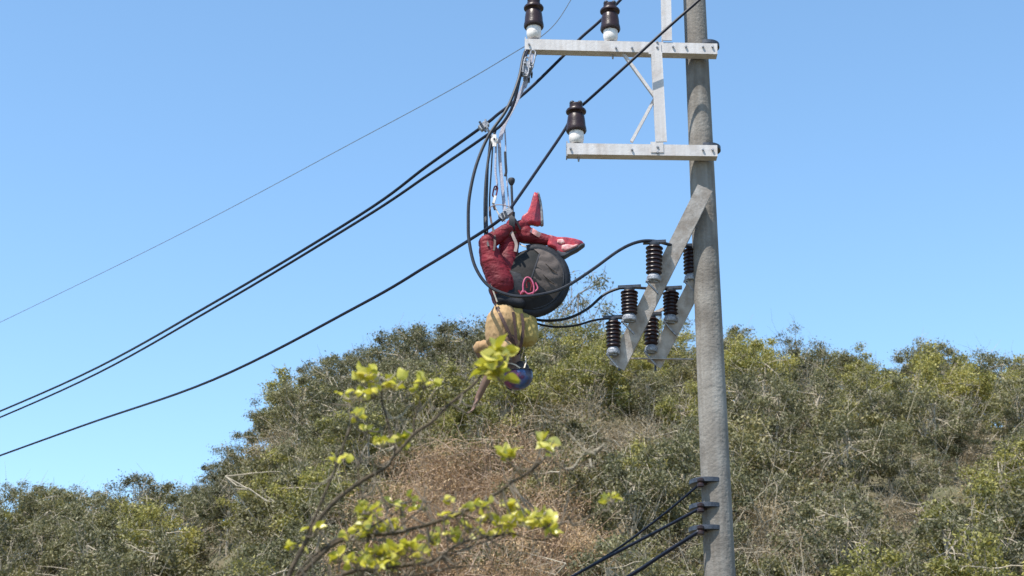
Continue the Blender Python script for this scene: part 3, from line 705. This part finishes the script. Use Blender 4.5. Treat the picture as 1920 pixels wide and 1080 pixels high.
# helmet: open shell over the crown with a brim
def helmet():
    c = J(970, 705, 0); up = Vector((.12, 0, -1)).normalized()
    q = Vector((0, 0, 1)).rotation_difference(up); o = bpy.data.objects.new('helmet', None)
    prof = []
    for i in range(13):
        a = RAD(-16 + i * 106 / 12); prof.append((math.cos(a), math.sin(a)))
    vs = []; fs = []; seg = 40; n = len(prof)
    for sh in (1.0, 0.92):
        for r, z in prof:
            for k in range(seg):
                a = 2 * math.pi * k / seg
                rx, ry, rz = .153 * sh, .122 * sh, .142 * sh
                vent = 0.0
                if sh == 1.0: vent = .006 * math.cos(a * 6) * (1 - r) * 2 * r
                vs.append(q @ Vector((r * math.cos(a) * (rx + vent), r * math.sin(a) * (ry + vent), z * rz)))
    for s_ in (0, 1):
        for i in range(n - 1):
            for k in range(seg):
                k2 = (k + 1) % seg; b = s_ * n * seg; f = (b + i * seg + k, b + i * seg + k2, b + (i + 1) * seg + k2, b + (i + 1) * seg + k)
                fs.append(f if s_ == 0 else f[::-1])
    for k in range(seg):
        k2 = (k + 1) % seg; fs.append((k2, k, n * seg + k, n * seg + k2))
    me_b = MB().add(vs, fs); ob = me_b.build('helmet', M['helmet'])
    ob.location = c; ob.parent = per; ob.matrix_parent_inverse = per.matrix_world.inverted()
    return ob
hm = helmet()
hq = Vector((0, 0, 1)).rotation_difference(Vector((.12, 0, -1)).normalized()); hc = J(970, 705, 0)
MB().tube([hc + hq @ Vector((.151 * math.cos(a), .121 * math.sin(a), -.036)) for a in np.linspace(0, 2 * math.pi, 40)], .0065, 6).build('helmet_edge', M['strap_black'], per)
for a0 in (-1.9, -1.25, -.6):
    vp = [hc + hq @ Vector((.158 * math.cos(t) * math.cos(a0), .127 * math.cos(t) * math.sin(-a0 * a0 / abs(a0)) * -1, .147 * math.sin(t))) for t in np.linspace(.35, 1.0, 8)]
    MB().tube(vp, [.004, .009, .011, .012, .012, .011, .009, .004], 6).build('helmet_vent', M['strap_black'], per)
MB().ribbon(crom([J(975, 690, -.125), J(966, 684, -.13), J(955, 681, -.10), J(948, 683, -.05), J(946, 686, 0)]), .013, .005, (.3, 1, 0)).build('chin_strap', M['belt_white'], per)
MB().ribbon(crom([J(985, 668, -.03), J(986, 678, -.07), J(983, 690, -.12)]), .014, .005, (.3, 1, 0)).build('chin_strap', M['belt_white'], per)
# trousers: one pair, both legs
tseg = [(J(948, 555), .145, hipA, .135), (J(954, 555), .14, hipB, .12), (hipA, .135, J(922, 490, -.12), .115), (J(922, 490, -.12), .115, kneeA, .082),
        (J(954, 540, -.02), .12, J(950, 490, -.02), .112), (J(950, 490, -.02), .112, kneeB, .088), (kneeA, .082, J(950, 432, -.06), .066), (J(950, 432, -.06), .066, J(985, 420, .0), .05),
        (kneeB, .085, J(985, 440, .02), .09), (J(985, 440, .02), .088, J(1008, 447, 0), .066), (J(1008, 447, 0), .066, J(1040, 453, -.02), .044), (J(958, 420, .04), .05, kneeB, .075)]
blob('trousers', tseg, M['red'], per, voxel=.009, smooth=3, wrinkle=.010, wscale=7, wdir=(.7, 1, 2.6))
MB().ribbon(crom([J(996, 431, -.075), J(1001, 434, -.095), J(1007, 438, -.098), J(1013, 441, -.085)]), .05, .012, (0, 1, .4)).build('shin_highlight', M['boot_pale'], per)  # glossy highlight on the shin, painted as a pale strip
# boots: side outline given its real width, then rounded
def outline(name, poly, m, hw, dy, voxel=.008, sm=5, bulge=0.0):
    n = len(poly); c = sum((J(u, v, dy) for u, v in poly), Vector()) / n; vs = []
    for k, w in ((0, -1), (1, -.55), (2, .55), (3, 1)):
        for u, v in poly:
            q = J(u, v, dy); f = .82 if k in (0, 3) else 1.0
            q = c + (q - c) * f; vs.append(q + Vector((0, w * hw, 0)))
    fs = [tuple(range(n)), tuple(3 * n + i for i in range(n))[::-1]]
    for k in range(3):
        for i in range(n):
            j = (i + 1) % n; fs.append((k * n + j, k * n + i, (k + 1) * n + i, (k + 1) * n + j))
    me = bpy.data.meshes.new(name); me.from_pydata(vs, [], fs); o = bpy.data.objects.new(name, me); COL.objects.link(o)
    rm = o.modifiers.new('r', 'REMESH'); rm.mode = 'VOXEL'; rm.voxel_size = voxel
    s_ = o.modifiers.new('s', 'SMOOTH'); s_.iterations = sm; s_.factor = .6
    out = bpy.data.meshes.new_from_object(o.evaluated_get(bpy.context.evaluated_depsgraph_get()))
    bpy.data.objects.remove(o); bpy.data.meshes.remove(me); out.name = name
    out.materials.clear(); out.materials.append(m); out.shade_smooth()
    ob = bpy.data.objects.new(name, out); COL.objects.link(ob); ob.parent = per; ob.matrix_parent_inverse = per.matrix_world.inverted()
    return ob
outline('boot', [(1002, 361), (1009, 364), (1013, 380), (1016, 400), (1017, 421), (1008, 424), (996, 421), (984, 426), (976, 419), (978, 408), (988, 401), (994, 388), (998, 372)], M['red_boot'], .052, .0)
outline('sole', [(1007, 361), (1011, 363), (1015, 378), (1018, 398), (1019.5, 422), (1014, 424), (1013, 402), (1011, 382)], M['sole_grey'], .056, .0, .006, 2)
outline('boot', [(1028, 441), (1044, 446), (1060, 446), (1078, 449), (1091, 453), (1096, 459), (1084, 467), (1068, 474), (1054, 480), (1045, 476), (1040, 468), (1026, 462)], M['red_boot'], .052, -.03)
outline('sole', [(1042, 472), (1048, 476), (1056, 477), (1070, 471), (1084, 464), (1095, 457), (1097, 461), (1085, 470), (1071, 477), (1058, 485), (1050, 486), (1046, 480)], M['sole'], .057, -.03, .006, 2)
outline('boot_panel', [(1052, 462), (1064, 460), (1076, 462), (1086, 459), (1082, 465), (1068, 471), (1058, 474), (1052, 470)], M['boot_pale'], .05, -.05, .006, 3)  # pink panel whose pale colour also paints the highlight under the foot
outline('boot_panel', [(1044, 451), (1056, 450), (1060, 457), (1052, 460), (1044, 458)], M['boot_pale'], .045, -.05, .006, 3)
# shirt: loose, two hanging folds, one pale collar
shs = [(J(950, 584), .13, J(941, 606, -.05), .158), (J(941, 606, -.05), .158, J(938, 630, -.04), .145), (J(950, 600), .13, J(958, 645), .105), (shN, .07, J(936, 672, -.18), .062), (shF, .072, J(912, 650, .18), .07), (J(912, 650, .18), .07, J(899, 652, .2), .062)]
blob('shirt', shs, M['shirt'], per, voxel=.011, smooth=3, wrinkle=.02, wscale=7.5, wdir=(2.0, 1, .8))
blob('shirt_back', [(J(962, 584, .03), .105, J(983, 606, .03), .125), (J(983, 606, .03), .125, J(989, 630, .03), .108), (J(966, 590, -.02), .1, J(970, 630, -.0), .1)], M['shirt_yellow'], per, voxel=.011, smooth=3, wrinkle=.019, wscale=7.5, wdir=(2.2, 1, .8))
# belt and harness straps
bl = []
for i in range(25):
    a = 2 * math.pi * i / 24; bl.append(J(955, 557) + Vector((math.cos(a) * .165, math.sin(a) * .19, 0.015 * math.sin(a * 2))))
MB().ribbon(bl, .14, .02, (0, 0, 1)).build('belt', M['strap_black'], per) if False else None
blob('waist_belt', [(J(940, 552, -.09), .085, J(978, 556, -.06), .085), (J(936, 552, .06), .08, J(978, 556, .06), .08), (J(955, 556, -.08), .095, J(955, 556, .08), .09), (J(941, 563, -.11), .06, J(975, 568, -.10), .06)], M['bag_black'], per, voxel=.011, wrinkle=.006)
def strap(pts, w, m, name='strap'): MB().ribbon(crom([J(*p) for p in pts], 5), w, .009, (.1, 1, 0)).build(name, m, per)
strap([(931, 576, -.17), (942, 598, -.215), (956, 628, -.20), (967, 652, -.14), (972, 664, -.08)], .032, M['strap_dark'], 'shoulder_strap')
strap([(978, 588, -.13), (981, 612, -.13), (978, 640, -.11), (973, 660, -.07)], .03, M['strap_dark'], 'shoulder_strap')
strap([(962, 585, -.205), (966, 615, -.19), (968, 645, -.16)], .026, M['strap_dark'], 'back_strap')
strap([(920, 532, -.22), (917, 545, -.22), (924, 560, -.2), (930, 575, -.19)], .012, M['strap_black'], 'hip_cord')
strap([(921, 536, -.22), (927, 552, -.21), (932, 566, -.2)], .014, M['belt_white'], 'hip_cord')
strap([(918, 388, -.05), (920, 410, -.10), (925, 432, -.15), (928, 452, -.215), (926, 470, -.245)], .022, M['strap_dark'], 'leg_strap')
strap([(909, 395, -.05), (911, 420, -.10), (912, 445, -.18), (916, 462, -.235)], .02, M['strap_black'], 'leg_strap')
strap([(960, 398, -.10), (960, 412, -.12), (960, 428, -.10), (961, 436, -.05)], .06, M['strap_black'], 'knee_strap')
strap([(963, 408, -.12), (970, 418, -.11), (976, 430, -.09)], .02, M['strap_black'], 'knee_strap')
strap([(958, 432, -.09), (963, 445, -.10), (968, 458, -.1), (966, 472, -.1)], .03, M['rope_tan'], 'thigh_strap')
strap([(974, 457, -.02), (981, 461, -.05), (990, 464, -.05)], .012, M['belt_white'], 'pale_cord')

# ------------------------------------------------------------------ bag
bg_ = thing('harness_bag', 'big round black and taupe bag strapped behind the person\'s hips', 'bag', P(998, 530, 15.02))
bc = P(999, 530, 15.02); bR = Matrix.Rotation(RAD(28), 3, 'Y')
def bagp(u, v, k=1.0):
    """Point on the bag's front: u, v in [-1, 1] across the bag's own ellipse."""
    w = math.sqrt(max(0, 1 - u * u - v * v)) ** 0.8
    return bc + bR @ Vector((u * .335 * k, -w * .20 * k, v * .36 * k))
mb = MB(); mb.ball(bc, 1.0, (.335, .21, .36), bR, n=24); sh = mb.build('shell', M['bag_slate'], bg_)
def patch(name, f, m, n=26, k=1.012, ridges=0.0, nr=7):
    vs = []; fs = []
    for j in range(n + 1):
        for i in range(n + 1):
            u, v = f(i / n, j / n); kk = k
            if ridges:
                t = j / n; e = min(1, 6 * min(i / n, 1 - i / n, t, 1 - t) + .0)
                kk += ridges * e * (0.5 + 0.5 * math.sin(nr * 6.28 * (t + .05 * math.sin(6 * i / n + 3 * t))))
            vs.append(bagp(u, v, kk))
    for j in range(n):
        for i in range(n):
            a = j * (n + 1) + i; fs.append((a, a + 1, a + n + 2, a + n + 1))
    o = MB().add(vs, fs).build(name, m, bg_); return o
def taupe(s_, t):           # upper front panel
    a = RAD(118 - 136 * t); r1 = .86; x1, y1 = r1 * math.cos(a), r1 * math.sin(a)
    c0 = (-.16 + .16 * t, .66 - .74 * t)
    return c0[0] + (x1 - c0[0]) * s_, c0[1] + (y1 - c0[1]) * s_
patch('front_panel', taupe, M['bag_taupe'], 48, 1.035, .035, 4.5)
def lower(s_, t):
    a0, a1 = RAD(-16), RAD(-172); a = a0 + (a1 - a0) * s_
    r = .05 + .9 * t; return .0 + r * math.cos(a) * .95, -.09 * (1 - t) + r * math.sin(a) * .95
patch('lower_panel', lower, M['bag_black'], 30, 1.03, .01, 2)
ring = [bc + bR @ Vector((math.cos(a) * .315, -.055 - 0 * a, math.sin(a) * .34)) for a in np.linspace(RAD(-170), RAD(130), 60)]
MB().tube(ring, .056, 12).build('rim', M['bag_black'], bg_)
ring2 = [bagp(.87 * math.cos(a), .87 * math.sin(a), 1.03) for a in np.linspace(RAD(-60), RAD(112), 40)]
MB().tube(ring2, .008, 6).build('piping', M['strap_black'], bg_)
seam = [bagp(-.16 + .16 * t, .66 - .74 * t, 1.03) for t in np.linspace(0, 1, 14)]
MB().tube(seam, .009, 6).build('seam', M['strap_black'], bg_)
for k_, (u_, v_, a_) in enumerate(((.34, .42, -20), (.42, .12, -8))):
    q0, q1 = bagp(u_ - .2, v_ + .03, 1.075), bagp(u_ + .2, v_ - .04, 1.075)
    MB().tube([q0, q0.lerp(q1, .5) + Vector((0, -.012, -.01)), q1], [.004, .007, .004], 6).build('fold', M['bag_taupe'], bg_)
# pink webbing loops on the front
def loopp(pts, r, m, name):
    c = crom([P(*p) for p in pts], 6); MB().tube(c, r, 8).build(name, m, bg_)
loopp([(981, 548, 14.76), (981, 532, 14.755), (986, 521, 14.755), (994, 522, 14.755), (1000, 533, 14.755), (1001, 545, 14.76), (998, 553, 14.77)], .008, M['pink'], 'pink_loop')
loopp([(988, 540, 14.775), (987, 530, 14.77), (992, 526, 14.77), (997, 534, 14.77), (995, 545, 14.775)], .0095, M['red'], 'red_loop')
loopp([(976, 552, 14.78), (981, 545, 14.77), (990, 551, 14.765), (1000, 548, 14.765), (1008, 541, 14.77), (1004, 530, 14.77)], .008, M['pink'], 'pink_loop')
loopp([(972, 545, 14.79), (978, 551, 14.78), (985, 548, 14.77)], .011, M['red'], 'red_loop')

# ------------------------------------------------------------------ foreground tree with fresh leaves
FY = 5.6; fpx = FY / FPX
tb = P(505, 1180, FY); tgz = ground(tb.x, FY)
ft = thing('young_tree', 'nearby young tree with dark bare limbs and fresh yellow green leaves', 'tree', (tb.x - .1, FY, tgz))
MB().tube(crom([Vector((tb.x - .1, FY, tgz - .3)), Vector((tb.x - .06, FY + .05, tgz + 1.2)), Vector((tb.x, FY, tb.z - .6)), tb]), lerp_list([.06, .045, .03], 25), 12).build('trunk', M['bark_dark'], ft)
def leafshape(L, fold, curl, nar=0.42, wav=0.0):
    mb = MB(); n = 7; vs = []; fs = []
    for i in range(n + 1):
        t = i / n; w = L * nar * (math.sin(math.pi * min(1, t * 1.02)) ** .8) * (1.15 - .5 * t); z = curl * L * (t * t) ; 
        for s_ in (-1, -.5, 0, .5, 1):
            vs.append((s_ * w, t * L, z + abs(s_) * w * fold + wav * L * math.sin(9 * t + s_ * 2) * abs(s_)))
    for i in range(n):
        for k in range(4):
            a = i * 5 + k; fs.append((a, a + 1, a + 6, a + 5))
    me = mb.add(vs, fs).mesh('leaf', M['leaf_bright'])
    me.attributes.new('tint', 'FLOAT', 'FACE').data.foreach_set('value', np.full(len(me.polygons), .5, np.float32)); return me
LEAVES = [leafshape(1, .5, -.25, .42, .03), leafshape(1, .9, .25, .36, .04), leafshape(1, .25, -.5, .5, .05), leafshape(1, 1.3, -.1, .3, .02)]
def leaf(parent, p, L, d):
    """Leaf of length L at p, tip along d."""
    o = bpy.data.objects.new('leaf', random.choice(LEAVES)); COL.objects.link(o)
    d = Vector(d).normalized(); q = Vector((0, 1, 0)).rotation_difference(d)
    m = Matrix.Translation(p) @ q.to_matrix().to_4x4() @ Matrix.Rotation(random.uniform(-1.6, 1.6), 4, 'Y') @ Matrix.Diagonal((L, L, L, 1))
    o.parent = parent; o.matrix_parent_inverse = Matrix.Identity(4); o.matrix_world = m
    return o
NL = 0
def branch(pts, r0, r1, clusters, Y=FY, Y2=None, twigs=10):
    global NL
    Y2 = Y2 or Y; n = len(pts)
    pp = [P(u, v, Y + (Y2 - Y) * i / (n - 1)) for i, (u, v) in enumerate(pts)]
    c = crom(pp, 6); c = [q + Vector(noise.noise_vector(q * 9)) * .006 for q in c]
    b = MB().tube(c, lerp_list([r0, (r0 + r1) / 2, r1], len(c)), 8).build('branch', M['bark_dark'], ft)
    tw = MB(); L = fpx
    for (u, v, k, sp, sz) in clusters:
        ctr = P(u, v, 0.5 * (Y + Y2) + random.uniform(-.12, .12)); near = min(c, key=lambda q: (q - ctr).length + .2 * max(0, q.z - ctr.z))
        st = near; base = ctr - Vector((0, 0, sz * L * .5)); mid = st.lerp(base, .55) + Vector((random.uniform(-.03, .03), 0, random.uniform(-.02, .0)))
        tw.tube(crom([st, mid, base], 5), lerp_list([.0036, .0028, .0022], 11), 6)
        sz *= .7; sp *= 1.3
        for i in range(int(k * 2.3 + 1)):
            a = random.uniform(0, 6.28); el = random.uniform(-.5, 1.1)
            d = Vector((math.cos(a) * math.cos(el), math.sin(a) * math.cos(el) * .6, math.sin(el)))
            q = base + Vector((random.uniform(-1, 1) * sp * L * .5, random.uniform(-.03, .03), random.uniform(-.1, .8) * sp * L * .5))
            tw.tube([base, base.lerp(q, .5) + Vector((0, 0, -.004)), q], [.0028, .002, .0015], 5)
            leaf(b, q, sz * L * random.uniform(.65, 1.15), d); NL += 1
    for i in range(twigs):
        s_ = c[random.randrange(4, len(c) - 1)]; a = random.uniform(.2, 2.9)
        L2 = random.uniform(.04, .13); e = s_ + Vector((math.cos(a) * L2, random.uniform(-.05, .05), math.sin(a) * L2 * random.choice((1, 1, -.5))))
        m_ = s_.lerp(e, .5) + Vector((random.uniform(-.02, .02), 0, -.02)); tw.tube(crom([s_, m_, e], 4), lerp_list([.0035, .002], 9), 5)
    t_ = tw.build('twig', M['bark_pale'] if random.random() < .12 else M['bark_mid'], ft); tag(t_, kind='stuff')
    return b
branch([(505, 1180), (560, 1040), (610, 960), (675, 905), (718, 880), (742, 850), (775, 815), (805, 795), (835, 765), (862, 742), (888, 722), (905, 703), (918, 690)], .009, .004,
       [(932, 655, 5, 26, 56), (924, 678, 4, 22, 50), (940, 694, 4, 20, 44), (936, 640, 4, 14, 52), (948, 660, 2, 14, 26)], twigs=9)
branch([(742, 852), (735, 820), (724, 785), (713, 752), (716, 725), (712, 700)], .0065, .003,
       [(735, 712, 6, 40, 36), (690, 690, 5, 26, 34), (684, 708, 3, 20, 28), (748, 815, 5, 24, 34), (716, 822, 4, 26, 30), (655, 735, 3, 30, 30)], twigs=6)
branch([(775, 815), (776, 790), (782, 765), (792, 738), (798, 722)], .004, .002, [(800, 712, 4, 34, 30)], twigs=2)
branch([(505, 1180), (560, 1085), (620, 1025), (675, 1005), (740, 1000), (800, 985), (845, 970), (880, 955), (925, 930), (960, 905), (1000, 880), (1020, 862)], .009, .004,
       [(1020, 815, 3, 16, 42), (1028, 832, 2, 14, 34), (956, 845, 5, 22, 34), (695, 945, 3, 30, 30), (728, 940, 4, 28, 28), (752, 955, 3, 26, 24), (838, 958, 2, 20, 30), (872, 945, 3, 26, 24),
        (905, 940, 4, 26, 26), (962, 940, 4, 26, 36), (978, 962, 4, 24, 34), (955, 985, 4, 26, 34), (1008, 968, 4, 22, 30), (1025, 975, 5, 24, 34), (1036, 992, 3, 20, 24), (925, 965, 4, 28, 26),
        (885, 985, 5, 34, 28), (845, 1000, 5, 34, 30), (812, 1004, 4, 26, 34), (590, 990, 3, 30, 28), (550, 1020, 3, 30, 28)], twigs=34)
branch([(505, 1180), (575, 1110), (640, 1080), (680, 1068), (740, 1064), (790, 1056), (825, 1042), (860, 1022), (900, 1010), (945, 1003)], .008, .003,
       [(748, 1022, 6, 32, 32), (715, 1032, 5, 30, 30), (693, 1028, 4, 24, 32), (768, 1018, 4, 24, 32), (730, 1040, 4, 30, 26), (640, 1040, 3, 30, 28)], twigs=22)
branch([(800, 1060), (840, 1040), (870, 1030), (930, 1008), (960, 1000)], .004, .002, [(905, 995, 3, 30, 22)], twigs=6)
branch([(675, 1120), (682, 1060), (690, 1010), (684, 965), (677, 920), (672, 880), (678, 840), (690, 800)], .006, .002, [(680, 950, 3, 24, 28), (680, 975, 3, 24, 28)], twigs=8)
branch([(960, 1000), (1000, 1012), (1030, 1010), (1045, 990), (1060, 975), (1078, 950)], .003, .0018, [], twigs=3)
branch([(505, 1180), (570, 1060), (640, 1008), (700, 985), (735, 968), (762, 942)], .005, .002,
       [(688, 960, 4, 30, 26), (712, 985, 4, 30, 28), (770, 930, 3, 20, 22), (740, 985, 4, 26, 26), (660, 1000, 4, 30, 26)], twigs=14)
branch([(505, 1180), (590, 1095), (660, 1090), (740, 1086), (800, 1075), (850, 1062), (905, 1060)], .006, .0025,
       [(700, 1055, 4, 30, 26), (790, 1035, 4, 30, 26), (735, 1060, 3, 26, 24), (668, 1045, 4, 30, 28)], twigs=16)
branch([(740, 1000), (772, 968), (800, 950), (815, 938), (838, 932)], .003, .0014, [(790, 945, 2, 20, 22), (842, 928, 2, 18, 22)], twigs=5)
branch([(860, 960), (890, 975), (935, 985), (985, 985), (1030, 968)], .003, .0014, [(940, 972, 4, 24, 28), (990, 975, 4, 24, 28), (1015, 955, 3, 20, 26)], twigs=7)
branch([(560, 1040), (620, 900), (650, 820), (672, 760), (680, 720)], .005, .002, [(695, 800, 3, 22, 26), (665, 770, 3, 24, 28), (700, 735, 3, 22, 26), (640, 850, 3, 24, 26)], twigs=7)
branch([(1060, 975), (1100, 968), (1135, 955), (1150, 945)], .002, .0012, [(1148, 930, 5, 26, 24)], twigs=2)
branch([(1030, 862), (1065, 880), (1100, 866), (1122, 848), (1140, 822)], .003, .0016, [], twigs=5)
